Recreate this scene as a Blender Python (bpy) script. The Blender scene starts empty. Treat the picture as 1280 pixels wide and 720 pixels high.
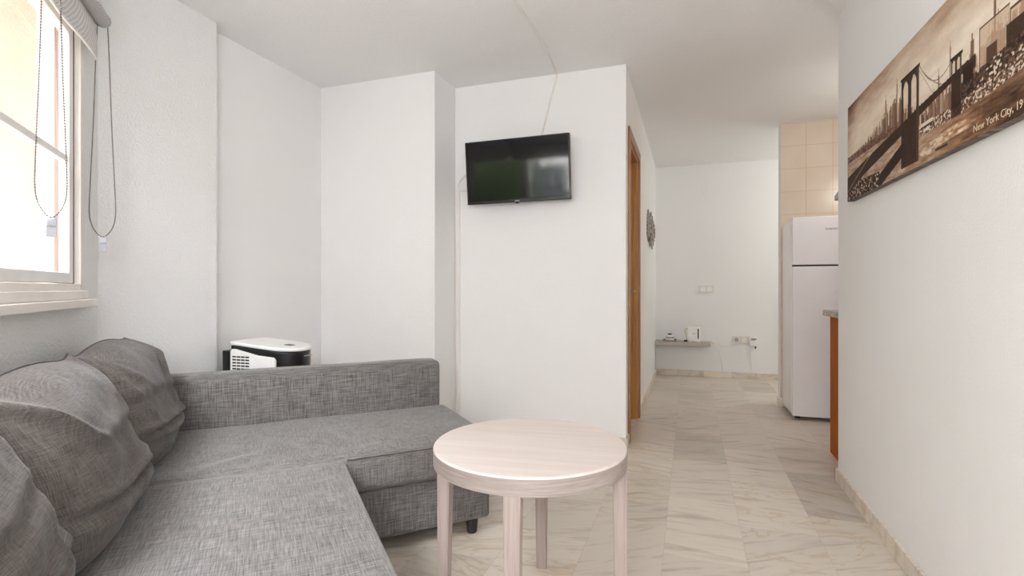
import bpy, bmesh, math, random
import numpy as np
from mathutils import Vector, Matrix, noise as mnoise

random.seed(7)
SC = bpy.context.scene
COL = SC.collection
PI = math.pi
Q = math.radians(45)          # the window wall and the sofa stand at 45 degrees to the room

# ------------------------------------------------------------------ materials
def srgb(r, g, b):
    f = lambda c: (c / 255 / 12.92) if c / 255 <= 0.04045 else ((c / 255 + 0.055) / 1.055) ** 2.4
    return (f(r), f(g), f(b), 1.0)

class NT:
    def __init__(s, name):
        s.m = bpy.data.materials.new(name); s.m.use_nodes = True
        s.t = s.m.node_tree; s.n = s.t.nodes; s.l = s.t.links
        s.b = s.n['Principled BSDF']; s.out = s.n['Material Output']
    def new(s, kind, **kw):
        n = s.n.new(kind)
        for k, v in kw.items():
            if k in n.inputs.keys(): n.inputs[k].default_value = v
            else: setattr(n, k, v)
        return n
    def link(s, a, b): s.l.new(a, b)
    def coord(s, scale=(1, 1, 1), rot=(0, 0, 0), loc=(0, 0, 0), kind='Object'):
        tc = s.new('ShaderNodeTexCoord'); mp = s.new('ShaderNodeMapping')
        mp.inputs['Scale'].default_value = scale; mp.inputs['Rotation'].default_value = rot
        mp.inputs['Location'].default_value = loc
        s.link(tc.outputs[kind], mp.inputs['Vector']); return mp.outputs['Vector']
    def noise(s, vec, scale=5, detail=4, rough=.5, dist=0):
        n = s.new('ShaderNodeTexNoise'); n.inputs['Scale'].default_value = scale
        n.inputs['Detail'].default_value = detail; n.inputs['Roughness'].default_value = rough
        n.inputs['Distortion'].default_value = dist
        if vec is not None: s.link(vec, n.inputs['Vector'])
        return n.outputs['Fac']
    def ramp(s, fac, stops):
        r = s.new('ShaderNodeValToRGB'); e = r.color_ramp.elements
        while len(e) < len(stops): e.new(.5)
        for el, (p, c) in zip(e, stops): el.position = p; el.color = c
        s.link(fac, r.inputs['Fac']); return r.outputs['Color']
    def math(s, op, a, b=None, c=None):
        n = s.new('ShaderNodeMath', operation=op)
        for i, v in enumerate((a, b, c)):
            if v is None: continue
            if isinstance(v, (int, float)): n.inputs[i].default_value = v
            else: s.link(v, n.inputs[i])
        return n.outputs[0]
    def mix(s, fac, a, b, mode='MIX'):
        n = s.new('ShaderNodeMix', data_type='RGBA', blend_type=mode)
        for i, v in ((0, fac), (6, a), (7, b)):
            if isinstance(v, (int, float)): n.inputs[i].default_value = v
            elif isinstance(v, tuple): n.inputs[i].default_value = v
            else: s.link(v, n.inputs[i])
        return n.outputs[2]
    def base(s, c):
        if isinstance(c, tuple): s.b.inputs['Base Color'].default_value = c
        else: s.link(c, s.b.inputs['Base Color'])
    def bump(s, h, strength=.2, dist=.01):
        b = s.new('ShaderNodeBump'); b.inputs['Strength'].default_value = strength
        b.inputs['Distance'].default_value = dist
        s.link(h, b.inputs['Height']); s.link(b.outputs['Normal'], s.b.inputs['Normal'])
    def set(s, rough=.5, metal=0, spec=.5):
        s.b.inputs['Roughness'].default_value = rough; s.b.inputs['Metallic'].default_value = metal
        s.b.inputs['Specular IOR Level'].default_value = spec

def plain(name, rgb, rough=.5, metal=0, spec=.5, var=0.04):
    t = NT(name); t.set(rough, metal, spec)
    c = srgb(*rgb)
    if var:
        f = t.noise(t.coord((1, 1, 1)), 9, 3)
        d = tuple(max(0, x * (1 - var)) for x in c[:3]) + (1,)
        u = tuple(min(1, x * (1 + var)) for x in c[:3]) + (1,)
        t.base(t.ramp(f, [(.3, d), (.7, u)]))
    else: t.base(c)
    return t.m

def plaster(name, rgb, strength=.25, scale=70, dist=.006):
    t = NT(name); t.set(.85, 0, .2)
    co = t.coord()
    n1 = t.noise(co, scale, 3, .55); n2 = t.noise(co, 2.2, 3)
    c = srgb(*rgb)
    t.base(t.ramp(n2, [(.3, tuple(x * .985 for x in c[:3]) + (1,)), (.7, c)]))
    h = t.ramp(n1, [(.38, (0, 0, 0, 1)), (.62, (1, 1, 1, 1))])
    t.bump(h, strength, dist)
    return t.m

def wood(name, light, dark, axis=0, rough=.45, scale=1.0, contrast=(.35, .7)):
    t = NT(name); t.set(rough, 0, .4)
    s = [38 * scale] * 3; s[axis] = 2.2 * scale
    co = t.coord(tuple(s)); f = t.noise(co, 1.6, 6, .62, .35)
    s2 = [220 * scale] * 3; s2[axis] = 6 * scale
    g = t.noise(t.coord(tuple(s2)), 1, 2)
    col = t.ramp(f, [(contrast[0], srgb(*dark)), (contrast[1], srgb(*light))])
    col = t.mix(.22, col, t.ramp(g, [(.35, srgb(*dark)), (.6, srgb(*light))]))
    t.base(col); t.bump(g, .06, .002)
    return t.m

M = {}
M['wall'] = plaster('white_plaster', (238, 238, 238), .16, 120, .004)
M['gotele'] = plaster('stippled_white_plaster', (238, 238, 238), .4, 95, .006)
M['ceiling'] = plaster('ceiling_plaster', (238, 238, 238), .25, 85)
M['stucco'] = plaster('peach_stucco', (170, 156, 140), .3, 40)
M['stucco_white'] = plaster('pale_stucco', (232, 231, 230), .3, 40)
M['pvc'] = plain('window_pvc', (234, 228, 223), .35)
M['pvc_white'] = plain('white_pvc', (238, 238, 238), .35)
M['gasket'] = plain('dark_gasket', (120, 100, 92), .5)
M['white_plastic'] = plain('white_plastic', (238, 237, 234), .35)
M['plate'] = plain('plate_plastic', (224, 218, 210), .4)
M['grey_plastic'] = plain('grey_plastic', (170, 172, 180), .35)
M['black_plastic'] = plain('black_plastic', (20, 20, 21), .3)
M['foot'] = plain('dark_foot_plastic', (34, 32, 34), .4)
M['bead'] = plain('dull_metal_bead', (104, 96, 92), .5, .2)
M['fridge'] = plain('white_enamel', (236, 234, 238), .16, 0, .5, .01)
M['steel'] = plain('brushed_steel', (150, 148, 146), .35, .9)
M['ink'] = plain('printed_ink', (30, 30, 32), .4)
M['conduit'] = plain('conduit_plastic', (232, 228, 224), .4)
M['shelf'] = plain('grey_shelf_laminate', (182, 174, 165), .5)
M['dark_gap'] = plain('dark_recess', (22, 20, 20), .6)  # near-black, for the strip behind the refrigerator doors
M['oak_door'] = wood('oak_door', (200, 148, 80), (166, 112, 50), 2, .4)
M['oak_casing'] = wood('oak_casing', (176, 130, 92), (140, 96, 62), 2, .4)
M['cabinet'] = wood('cabinet_wood', (184, 100, 20), (152, 74, 10), 2, .6)
M['cabinet'].node_tree.nodes['Principled BSDF'].inputs['Specular IOR Level'].default_value = .12
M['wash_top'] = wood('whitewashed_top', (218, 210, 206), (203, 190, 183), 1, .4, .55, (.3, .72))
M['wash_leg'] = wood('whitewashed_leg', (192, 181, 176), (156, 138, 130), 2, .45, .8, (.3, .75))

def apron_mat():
    t = NT('shaded_whitewash_rim'); t.set(.42, 0, .4)
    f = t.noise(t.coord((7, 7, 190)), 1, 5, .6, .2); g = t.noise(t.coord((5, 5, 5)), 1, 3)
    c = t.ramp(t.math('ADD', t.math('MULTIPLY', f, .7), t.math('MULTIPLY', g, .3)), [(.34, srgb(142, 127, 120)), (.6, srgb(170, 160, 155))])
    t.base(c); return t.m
M['shaded_rim'] = apron_mat()  # whitewash toned darker than the top, in place of shade on the rim
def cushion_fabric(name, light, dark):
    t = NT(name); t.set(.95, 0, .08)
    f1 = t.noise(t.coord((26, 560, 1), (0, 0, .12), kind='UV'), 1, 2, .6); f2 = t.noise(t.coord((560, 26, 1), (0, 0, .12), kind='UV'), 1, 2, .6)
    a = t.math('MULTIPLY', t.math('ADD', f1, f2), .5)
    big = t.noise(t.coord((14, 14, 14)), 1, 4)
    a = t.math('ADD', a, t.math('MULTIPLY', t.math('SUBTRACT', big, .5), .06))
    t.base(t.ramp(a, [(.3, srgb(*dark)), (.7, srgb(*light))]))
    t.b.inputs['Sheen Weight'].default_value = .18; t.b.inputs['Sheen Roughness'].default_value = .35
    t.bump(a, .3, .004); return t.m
M['cushion'] = cushion_fabric('shaded_melange_cushion_cloth', (124, 118, 114), (58, 52, 49))  # sofa cloth toned darker, standing in for shade on the cushion fronts
def fabric(name, light, dark):
    t = NT(name); t.set(.92, 0, .12)
    tn = t.new('ShaderNodeTexCoord'); sn = t.new('ShaderNodeSeparateXYZ'); t.link(tn.outputs['Normal'], sn.inputs[0])
    num = den = None
    for i, sc in enumerate(((16, 420, 420), (420, 16, 420), (420, 420, 16))):   # threads lie in the cloth, never across it
        f = t.noise(t.coord(sc), 1, 2, .6)
        w = t.math('SUBTRACT', 1.02, t.math('POWER', t.math('ABSOLUTE', sn.outputs[i]), 1.5))
        p = t.math('MULTIPLY', f, w)
        num = p if num is None else t.math('ADD', num, p); den = w if den is None else t.math('ADD', den, w)
    a = t.math('DIVIDE', num, den)
    big = t.noise(t.coord((14, 14, 14)), 1, 4)
    a = t.math('ADD', a, t.math('MULTIPLY', t.math('SUBTRACT', big, .5), .08))
    t.base(t.ramp(a, [(.36, srgb(*dark)), (.64, srgb(*light))]))
    fine = t.noise(t.coord((700, 700, 700)), 1, 1)
    t.bump(t.math('ADD', a, t.math('MULTIPLY', fine, .3)), .35, .004)
    sh = t.b.inputs.get('Sheen Weight')
    if sh: sh.default_value = .3; t.b.inputs['Sheen Roughness'].default_value = .4
    return t.m
M['fabric'] = fabric('grey_melange_fabric', (140, 137, 135), (76, 72, 70))
M['piping'] = plain('grey_seam_thread', (84, 77, 74), .9)

def blind_mat():
    t = NT('grey_wavy_blind_fabric'); t.set(.8, 0, .2)
    co = t.coord((1, 1, 1), (0, .5, 0)); w = t.new('ShaderNodeTexWave', wave_type='BANDS', bands_direction='X')
    w.inputs['Scale'].default_value = 46; w.inputs['Distortion'].default_value = 2.5
    w.inputs['Detail'].default_value = 1; w.inputs['Detail Scale'].default_value = .4
    t.link(t.coord((1, 1, .55), (0, .6, .3)), w.inputs['Vector'])
    t.base(t.ramp(w.outputs['Fac'], [(.3, srgb(200, 197, 197)), (.9, srgb(222, 219, 219))]))
    return t.m
M['blind'] = blind_mat()

def marble(name, floor=True):
    t = NT(name)
    tc = t.new('ShaderNodeTexCoord'); sp = t.new('ShaderNodeSeparateXYZ'); t.link(tc.outputs['Object'], sp.inputs[0])
    x, y, z = sp.outputs
    if not floor: y = t.math('ADD', x, y); x = z
    TX, TY = (.305, .6) if floor else (.5, .3)
    u = t.math('DIVIDE', t.math('ADD', x, .1), TX)
    ci = t.math('FLOOR', u)
    par = t.math('PINGPONG', ci, 1.0)
    off = t.math('ADD', 2.09, t.math('MULTIPLY', par, .31))
    off = t.math('ADD', off, t.math('MULTIPLY', t.math('SINE', t.math('MULTIPLY', ci, 1.9)), .05))
    v = t.math('DIVIDE', t.math('SUBTRACT', y, off), TY)
    ri = t.math('FLOOR', v)
    cv = t.new('ShaderNodeCombineXYZ'); t.link(ci, cv.inputs[0]); t.link(ri, cv.inputs[1])
    wn = t.new('ShaderNodeTexWhiteNoise', noise_dimensions='3D'); t.link(cv.outputs[0], wn.inputs['Vector'])
    rs = t.new('ShaderNodeSeparateColor'); t.link(wn.outputs['Color'], rs.inputs[0])
    r1, r2, r3 = rs.outputs
    # veins: each tile has its own offset and slant
    rot = t.new('ShaderNodeVectorRotate', rotation_type='Z_AXIS')
    t.link(tc.outputs['Object'], rot.inputs['Vector'])
    t.link(t.math('MULTIPLY', t.math('SUBTRACT', r1, .62), 1.1), rot.inputs['Angle'])
    ad = t.new('ShaderNodeVectorMath', operation='MULTIPLY_ADD')
    t.link(wn.outputs['Color'], ad.inputs[0]); ad.inputs[1].default_value = (17, 23, 9)
    t.link(rot.outputs[0], ad.inputs[2])
    mp = t.new('ShaderNodeMapping'); mp.inputs['Scale'].default_value = (1.5, 11, 6)
    t.link(ad.outputs[0], mp.inputs['Vector'])
    n1 = t.noise(mp.outputs[0], 1.6, 7, .6, .6)
    mp2 = t.new('ShaderNodeMapping'); mp2.inputs['Scale'].default_value = (3, 22, 10); t.link(ad.outputs[0], mp2.inputs['Vector'])
    n2 = t.noise(mp2.outputs[0], 1.4, 5, .65, .3)
    mp3 = t.new('ShaderNodeMapping'); mp3.inputs['Scale'].default_value = (1.2, 2.6, 2); t.link(ad.outputs[0], mp3.inputs['Vector'])
    n3 = t.noise(mp3.outputs[0], 1.7, 4, .6, .8)
    light, mid, dark, gold = srgb(236, 226, 212), srgb(204, 192, 177), srgb(146, 138, 131), srgb(206, 172, 124)
    col = t.ramp(n1, [(.32, mid), (.47, light), (.6, light), (.72, mid)])
    vein = t.ramp(n2, [(.54, (0, 0, 0, 1)), (.8, (1, 1, 1, 1))])
    blot = t.ramp(n3, [(.5, (0, 0, 0, 1)), (.72, (1, 1, 1, 1))])
    col = t.mix(t.math('MULTIPLY', t.math('MULTIPLY', vein, blot), .95), col, dark)
    col = t.mix(t.math('MULTIPLY', vein, .2), col, dark)
    thin = t.math('ABSOLUTE', t.math('SUBTRACT', n3, .43))
    thin = t.ramp(thin, [(0, (1, 1, 1, 1)), (.022, (0, 0, 0, 1))])
    col = t.mix(t.math('MULTIPLY', t.math('MULTIPLY', thin, t.math('GREATER_THAN', r2, .45)), .45), col, gold)
    tone = t.math('ADD', .7 if floor else .82, t.math('MULTIPLY', r3, .14))
    if floor:   # the one grey slab by the kitchen corner and a few duller ones
        isd = t.math('MULTIPLY', t.math('COMPARE', ci, 2.0, .1), t.math('COMPARE', ri, 1.0, .1))
        tone = t.math('SUBTRACT', tone, t.math('MULTIPLY', isd, .22))
        isd2 = t.math('MULTIPLY', t.math('COMPARE', ci, 0.0, .1), t.math('COMPARE', ri, 2.0, .1))
        tone = t.math('SUBTRACT', tone, t.math('MULTIPLY', isd2, .06))
    tn = t.new('ShaderNodeCombineColor')
    for i in range(3): t.link(tone, tn.inputs[i])
    col = t.mix(1.0, col, tn.outputs[0], 'MULTIPLY')
    # joints
    fu = t.math('FRACT', u); fv = t.math('FRACT', v)
    du = t.math('MULTIPLY', t.math('MINIMUM', fu, t.math('SUBTRACT', 1, fu)), TX)
    dv = t.math('MULTIPLY', t.math('MINIMUM', fv, t.math('SUBTRACT', 1, fv)), TY)
    j = t.math('LESS_THAN', t.math('MINIMUM', du, dv), .001)
    col = t.mix(t.math('MULTIPLY', j, .4), col, srgb(168, 152, 132))
    t.base(col); t.set(.3, 0, .4)
    return t.m
M['marble'] = marble('cream_marble_floor')
M['marble_skirt'] = marble('marble_skirting', False)

def tiles():
    t = NT('beige_wall_tile'); tc = t.new('ShaderNodeTexCoord'); sp = t.new('ShaderNodeSeparateXYZ')
    t.link(tc.outputs['Object'], sp.inputs[0]); x, y, z = sp.outputs
    u = t.math('DIVIDE', t.math('SUBTRACT', x, .7485), .203); v = t.math('DIVIDE', t.math('SUBTRACT', z, 2.49), .2)
    ds = []
    for q in (u, v):
        f = t.math('FRACT', q); ds.append(t.math('MULTIPLY', t.math('MINIMUM', f, t.math('SUBTRACT', 1, f)), .2))
    j = t.math('LESS_THAN', t.math('MINIMUM', *ds), .0022)
    n = t.noise(tc.outputs['Object'], 4, 3)
    c = t.ramp(n, [(.3, srgb(212, 197, 180)), (.7, srgb(220, 206, 190))])
    t.base(t.mix(j, c, srgb(205, 178, 145))); t.set(.22, 0, .5)
    t.bump(t.math('SUBTRACT', 1, j), .3, .002)
    return t.m
M['tile'] = tiles()

def granite():
    t = NT('speckled_granite'); vo = t.new('ShaderNodeTexVoronoi'); vo.inputs['Scale'].default_value = 150
    t.link(t.coord(), vo.inputs['Vector'])
    bw = t.new('ShaderNodeSeparateColor'); t.link(vo.outputs['Color'], bw.inputs[0])
    t.base(t.ramp(bw.outputs[0], [(.1, srgb(70, 58, 50)), (.4, srgb(128, 112, 98)), (.7, srgb(180, 156, 132)), (.95, srgb(208, 192, 172))]))
    t.set(.2); return t.m
M['granite'] = granite()

def tv_screen():
    t = NT('glossy_black_screen'); t.base((.006, .006, .007, 1)); t.set(.07, 0, .5); return t.m
M['screen'] = tv_screen()

def glass():
    t = NT('clear_window_glass'); t.n.remove(t.b)
    tr = t.new('ShaderNodeBsdfTransparent'); gl = t.new('ShaderNodeBsdfGlossy'); gl.inputs['Roughness'].default_value = .02
    mx = t.new('ShaderNodeMixShader'); fr = t.new('ShaderNodeLayerWeight'); fr.inputs['Blend'].default_value = .5
    t.link(t.math('MULTIPLY_ADD', t.math('POWER', fr.outputs['Facing'], 5.0), .5, .025), mx.inputs[0]); t.link(tr.outputs[0], mx.inputs[1]); t.link(gl.outputs[0], mx.inputs[2])
    t.link(mx.outputs[0], t.out.inputs['Surface']); return t.m
M['glass'] = glass()

def picture_mat():
    t = NT('sepia_print'); a = t.new('ShaderNodeVertexColor'); a.layer_name = 'picture'
    t.base(a.outputs['Color']); t.set(.6, 0, .12); return t.m
M['picture'] = picture_mat()
def canvas_edge():
    t = NT('sepia_canvas_edge'); f = t.noise(t.coord((1, 6, 30)), 6, 5)
    t.base(t.ramp(f, [(.35, srgb(70, 56, 48)), (.55, srgb(112, 96, 86)), (.75, srgb(150, 138, 128))])); t.set(.7); return t.m
M['canvas'] = canvas_edge()
M['print_text'] = plain('pale_print', (212, 190, 165), .6)
def woven():
    t = NT('grey_woven_fibre'); w = t.new('ShaderNodeTexWave'); w.inputs['Scale'].default_value = 26; w.inputs['Distortion'].default_value = 3
    t.link(t.coord(), w.inputs['Vector'])
    t.base(t.ramp(w.outputs['Fac'], [(.2, srgb(96, 88, 80)), (.7, srgb(180, 170, 160))])); t.set(.8); return t.m
M['woven'] = woven()
def leafm():
    t = NT('green_leaves'); f = t.noise(t.coord(), 12, 3)
    t.base(t.ramp(f, [(.3, srgb(58, 92, 48)), (.7, srgb(120, 152, 88))])); t.set(.6); return t.m
M['leaf'] = leafm()
M['bark'] = plain('tree_bark', (96, 78, 62), .9)
M['brick'] = plaster('rosy_render', (146, 136, 131), .3, 40)
M['shutter'] = plain('grey_shutter', (92, 94, 98), .5)
M['gold'] = plain('amber_glaze', (150, 96, 40), .3)
M['yellow_cable'] = plain('yellow_cable', (205, 190, 110), .5)
M['paving'] = plain('grey_paving', (176, 168, 158), .9)

# ------------------------------------------------------------------ mesh helpers
def obj(name, bm, mat, parent=None, smooth=False, bevel=0, seg=2, loc=None, rot=None, weighted=True):
    bmesh.ops.recalc_face_normals(bm, faces=bm.faces[:])
    me = bpy.data.meshes.new(name); bm.to_mesh(me); bm.free()
    mats = mat if isinstance(mat, (list, tuple)) else [mat]
    for m in mats: me.materials.append(m)
    o = bpy.data.objects.new(name, me); COL.objects.link(o)
    if parent: o.parent = parent
    if loc: o.location = loc
    if rot: o.rotation_euler = rot
    if smooth:
        for p in me.polygons: p.use_smooth = True
    if bevel:
        b = o.modifiers.new('bevel', 'BEVEL'); b.width = bevel; b.segments = seg; b.limit_method = 'ANGLE'; b.angle_limit = math.radians(40)
        for p in me.polygons: p.use_smooth = True
        w = o.modifiers.new('wn', 'WEIGHTED_NORMAL'); w.keep_sharp = False
    return o

def box(bm, x0, x1, y0, y1, z0, z1, mi=0):
    vs = [bm.verts.new(p) for p in ((x0, y0, z0), (x1, y0, z0), (x1, y1, z0), (x0, y1, z0), (x0, y0, z1), (x1, y0, z1), (x1, y1, z1), (x0, y1, z1))]
    for f in ((0, 3, 2, 1), (4, 5, 6, 7), (0, 1, 5, 4), (1, 2, 6, 5), (2, 3, 7, 6), (3, 0, 4, 7)):
        bm.faces.new([vs[i] for i in f]).material_index = mi
    return vs
def boxes(*bs):
    bm = bmesh.new()
    for b in bs: box(bm, *b)
    return bm
def prism(bm, pts, z0, z1):
    a = [bm.verts.new((x, y, z0 if not callable(z0) else z0(x, y))) for x, y in pts]
    b = [bm.verts.new((x, y, z1 if not callable(z1) else z1(x, y))) for x, y in pts]
    bm.faces.new(a[::-1]); bm.faces.new(b)
    n = len(pts)
    for i in range(n): bm.faces.new((a[i], a[(i + 1) % n], b[(i + 1) % n], b[i]))
def cyl(bm, c, axis, r0, r1, h, n=24):
    """cylinder or cone frustum from c along axis (unit vector)"""
    ax = Vector(axis).normalized(); t = ax.orthogonal().normalized(); u = ax.cross(t)
    c = Vector(c); A = []; B = []
    for i in range(n):
        a = 2 * PI * i / n; d = t * math.cos(a) + u * math.sin(a)
        A.append(bm.verts.new(c + d * r0)); B.append(bm.verts.new(c + ax * h + d * r1))
    bm.faces.new(A[::-1]); bm.faces.new(B)
    for i in range(n): bm.faces.new((A[i], A[(i + 1) % n], B[(i + 1) % n], B[i]))
def tube(bm, pts, r, n=8):
    pts = [Vector(p) for p in pts]; rings = []
    up = Vector((0.123, .57, .81))
    for i, p in enumerate(pts):
        d = (pts[min(i + 1, len(pts) - 1)] - pts[max(i - 1, 0)]).normalized()
        t = d.cross(up).normalized(); u = d.cross(t)
        rings.append([bm.verts.new(p + (t * math.cos(2 * PI * k / n) + u * math.sin(2 * PI * k / n)) * r) for k in range(n)])
    for a, b in zip(rings, rings[1:]):
        for k in range(n): bm.faces.new((a[k], a[(k + 1) % n], b[(k + 1) % n], b[k]))
    bm.faces.new(rings[0][::-1]); bm.faces.new(rings[-1])
def smoothpath(pts, n=8):
    P = [Vector(p) for p in pts]; P = [P[0]] + P + [P[-1]]; out = []
    for i in range(1, len(P) - 2):
        for k in range(n):
            t = k / n; a, b, c, d = P[i - 1:i + 3]
            out.append(.5 * ((2 * b) + (c - a) * t + (2 * a - 5 * b + 4 * c - d) * t * t + (3 * b - a - 3 * c + d) * t ** 3))
    out.append(P[-2]); return out
def lathe(bm, prof, c=(0, 0, 0), n=32):
    c = Vector(c); rings = []
    for r, z in prof:
        rings.append([bm.verts.new(c + Vector((r * math.cos(2 * PI * i / n), r * math.sin(2 * PI * i / n), z))) for i in range(n)])
    for a, b in zip(rings, rings[1:]):
        for k in range(n): bm.faces.new((a[k], a[(k + 1) % n], b[(k + 1) % n], b[k]))
    bm.faces.new(rings[0][::-1]); bm.faces.new(rings[-1])
def roundrect(x0, x1, y0, y1, r, n=5):
    out = []
    for cx, cy, a0 in ((x1 - r, y0 + r, -90), (x1 - r, y1 - r, 0), (x0 + r, y1 - r, 90), (x0 + r, y0 + r, 180)):
        for k in range(n + 1):
            a = math.radians(a0 + 90 * k / n); out.append((cx + r * math.cos(a), cy + r * math.sin(a)))
    return out

def tag(o, label=None, cat=None, group=None, kind=None):
    if label: o['label'] = label
    if cat: o['category'] = cat
    if group: o['group'] = group
    if kind: o['kind'] = kind
    return o
def thing(name, label, cat, loc=(0, 0, 0), rz=0, group=None, kind=None, rot=None):
    o = bpy.data.objects.new(name, None); COL.objects.link(o)
    o.empty_display_size = .05
    o.location = loc; o.rotation_euler = rot or (0, 0, rz)
    return tag(o, label, cat, group, kind)
def struct(name, bm, mat, label=None, **kw):
    return tag(obj(name, bm, mat, **kw), label, kind='structure')
def B2W(r, s, z=0):           # sofa/window frame (r out of the window wall, s along it) to room
    c = math.cos(Q); return (c * (r - s), c * (r + s), z)
def text_mesh(name, body, size, mat, parent, loc, rot, depth=.0006, shear=0, spacing=1, width=None):
    cu = bpy.data.curves.new(name + '_curve', 'FONT'); cu.body = body; cu.size = size; cu.extrude = depth; cu.shear = shear
    cu.space_character = spacing; cu.resolution_u = 2
    tmp = bpy.data.objects.new('tmp', cu); COL.objects.link(tmp)
    bpy.context.view_layer.update()
    me = bpy.data.meshes.new_from_object(tmp.evaluated_get(bpy.context.evaluated_depsgraph_get()))
    bpy.data.objects.remove(tmp); bpy.data.curves.remove(cu)
    me.name = name; me.materials.clear(); me.materials.append(mat)
    o = bpy.data.objects.new(name, me); COL.objects.link(o); o.parent = parent; o.location = loc; o.rotation_euler = rot
    if width:
        xs = [v.co.x for v in me.vertices]; k = width / (max(xs) - min(xs))
        for v in me.vertices: v.co.x *= k
    return o

# ------------------------------------------------------------------ the room
H = 2.5
XR, XH, YT, YF = .757, -.395, 3.39, 6.45     # right wall, hall wall, TV wall, far wall
XL, XREC, YB, XP = -2.455, -2.545, 3.07, -1.617
RW = -.658                                    # window wall plane (r)
WS0, WS1, WZ0, WZ1 = .5, 2.6, 1.03, 2.12      # window opening along s and z
SEND = .28                                    # near end of the window wall

XS = B2W(RW, SEND)
PLAN = [(XS[0] - .12, -2.42), (2.7, -2.42), (2.7, 6.57), (-2.665, 6.57), (-2.665, 1.53), B2W(RW - .14, 2.93)[:2], B2W(RW - .14, .22)[:2]]
def slab(z0, z1):
    bm = bmesh.new(); prism(bm, PLAN, z0, z1); return bm
struct('floor', slab(-.1, 0), M['marble'], 'floor of cream marble tiles with grey veins')
struct('ceiling', slab(H, H + .1), M['ceiling'], 'stippled white ceiling')
T = .12
struct('wall_left', boxes((XL - T, XL, 1.525 - .02, 2.12, 0, H)), M['gotele'], 'stippled white wall between window and recess')
struct('wall_recess', boxes((XREC - T, XREC, 2.12, YB + T, 0, H)), M['wall'], 'white side wall of the recess behind the air conditioner')
struct('wall_back', boxes((XREC, XP, YB, YT + T, 0, H)), M['wall'], 'white wall block left of the television')
struct('wall_front', boxes((XP, XH - T, YT, YT + T, 0, H)), M['wall'], 'white wall carrying the television')
# hall wall with a door opening
DY0, DY1, DZ = 3.56, 4.2, 2.06
struct('wall_hall', boxes((XH - T, XH, YT, DY0, 0, H), (XH - T, XH, DY1, YF, 0, H), (XH - T, XH, DY0, DY1, DZ, H)), M['wall'], 'white hall wall with the oak doorway')
struct('wall_far', boxes((XH - T, 2.7, YF, YF + T, 0, H)), M['wall'], 'white wall at the end of the hall')
struct('wall_right', boxes((XR, XR + T, -2.3, 3.2, 0, H), (XR + T, 2.7, 3.08, 3.2, 0, H)), M['wall'], 'white right wall carrying the bridge print')
struct('wall_partition', boxes((.75, 2.7, 5.06, 5.15, 0, H)), M['wall'], 'end of the thin partition behind the refrigerator')
struct('wall_tiles', boxes((.7525, 1.9, 5.05, 5.06, .0, 2.493)), M['tile'], 'beige square wall tiles above the refrigerator')
struct('wall_kitchen', boxes((1.9, 2.02, 3.2, 5.15, 0, H)), M['tile'], 'kitchen side wall')
struct('wall_outer', boxes((2.58, 2.7, 5.15, YF, 0, H)), M['wall'], 'end wall of the far room')
# rear of the room, behind the camera, with a balcony door
XS = B2W(RW, SEND)
struct('wall_side', boxes((XS[0] - T, XS[0], -2.3, XS[1] + .02, 0, H)), M['wall'], 'white side wall behind the sofa end')
struct('wall_rear', boxes((XS[0] - T, XR + T, -2.42, -2.3, 0, H)), M['wall'], 'white rear wall')
# window wall, at 45 degrees; built in its own r,s frame
wb = boxes((RW - .14, RW, SEND - .06, WS0, 0, H), (RW - .14, RW, WS1, 2.85, 0, H), (RW - .14, RW, WS0, WS1, 0, WZ0), (RW - .14, RW, WS0, WS1, WZ1, H))
struct('wall_window', wb, M['gotele'], 'stippled white wall under and beside the window', rot=(0, 0, Q))

# window_1
win = thing('window_1', 'sliding window over the sofa', None, B2W(RW, 1.55, WZ0), Q, kind='structure')
def wl(r0, r1, s0, s1, z0, z1): return (r0, r1, s0 - 1.55, s1 - 1.55, z0 - WZ0, z1 - WZ0)
R0 = 0.0
obj('window_frame', boxes(wl(-.09, .008, WS1 - .05, WS1, WZ0, WZ1), wl(-.09, .008, WS0, WS0 + .05, WZ0, WZ1), wl(-.09, .008, WS0 + .05, WS1 - .05, WZ0, WZ0 + .03), wl(-.09, .008, WS0 + .05, WS1 - .05, WZ1 - .05, WZ1)), M['pvc'], win, bevel=.003)
obj('window_gasket', boxes(wl(-.07, -.012, WS1 - .062, WS1 - .05, WZ0 + .03, WZ1 - .05)), M['gasket'], win)
MID = 1.86
for a, b, dr in ((MID - .03, WS1 - .062, -.012), (WS0 + .055, MID + .03, -.045)):
    z0, z1 = WZ0 + .032, WZ1 - .055
    sash = obj('sash', boxes(wl(dr - .032, dr, b - .045, b, z0, z1), wl(dr - .032, dr, a, a + .045, z0, z1), wl(dr - .032, dr, a + .045, b - .045, z0, z0 + .04), wl(dr - .032, dr, a + .045, b - .045, z1 - .05, z1)), M['pvc_white'], win, bevel=.004)
    obj('glazing_bar', boxes(wl(dr - .026, dr - .004, a + .045, b - .045, 1.522, 1.546)), M['pvc_white'], sash)
    obj('pane', boxes(wl(dr - .018, dr - .013, a + .04, b - .04, z0 + .03, z1 - .04)), M['glass'], sash)
obj('window_ledge', boxes(wl(.0, .045, WS0 - .04, WS1 + .028, .97, 1.0), wl(.0, .022, WS0, WS1 - .005, 1.0, 1.034)), M['pvc'], win, bevel=.004)
lat = bmesh.new(); box(lat, *wl(.0, .007, WS1 - .044, WS1 - .038, 1.60, 1.66)); box(lat, *wl(.0, .007, WS1 - .044, WS1 - .038, 1.48, 1.52))
obj('latch_keep', lat, M['gasket'], win)

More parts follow.
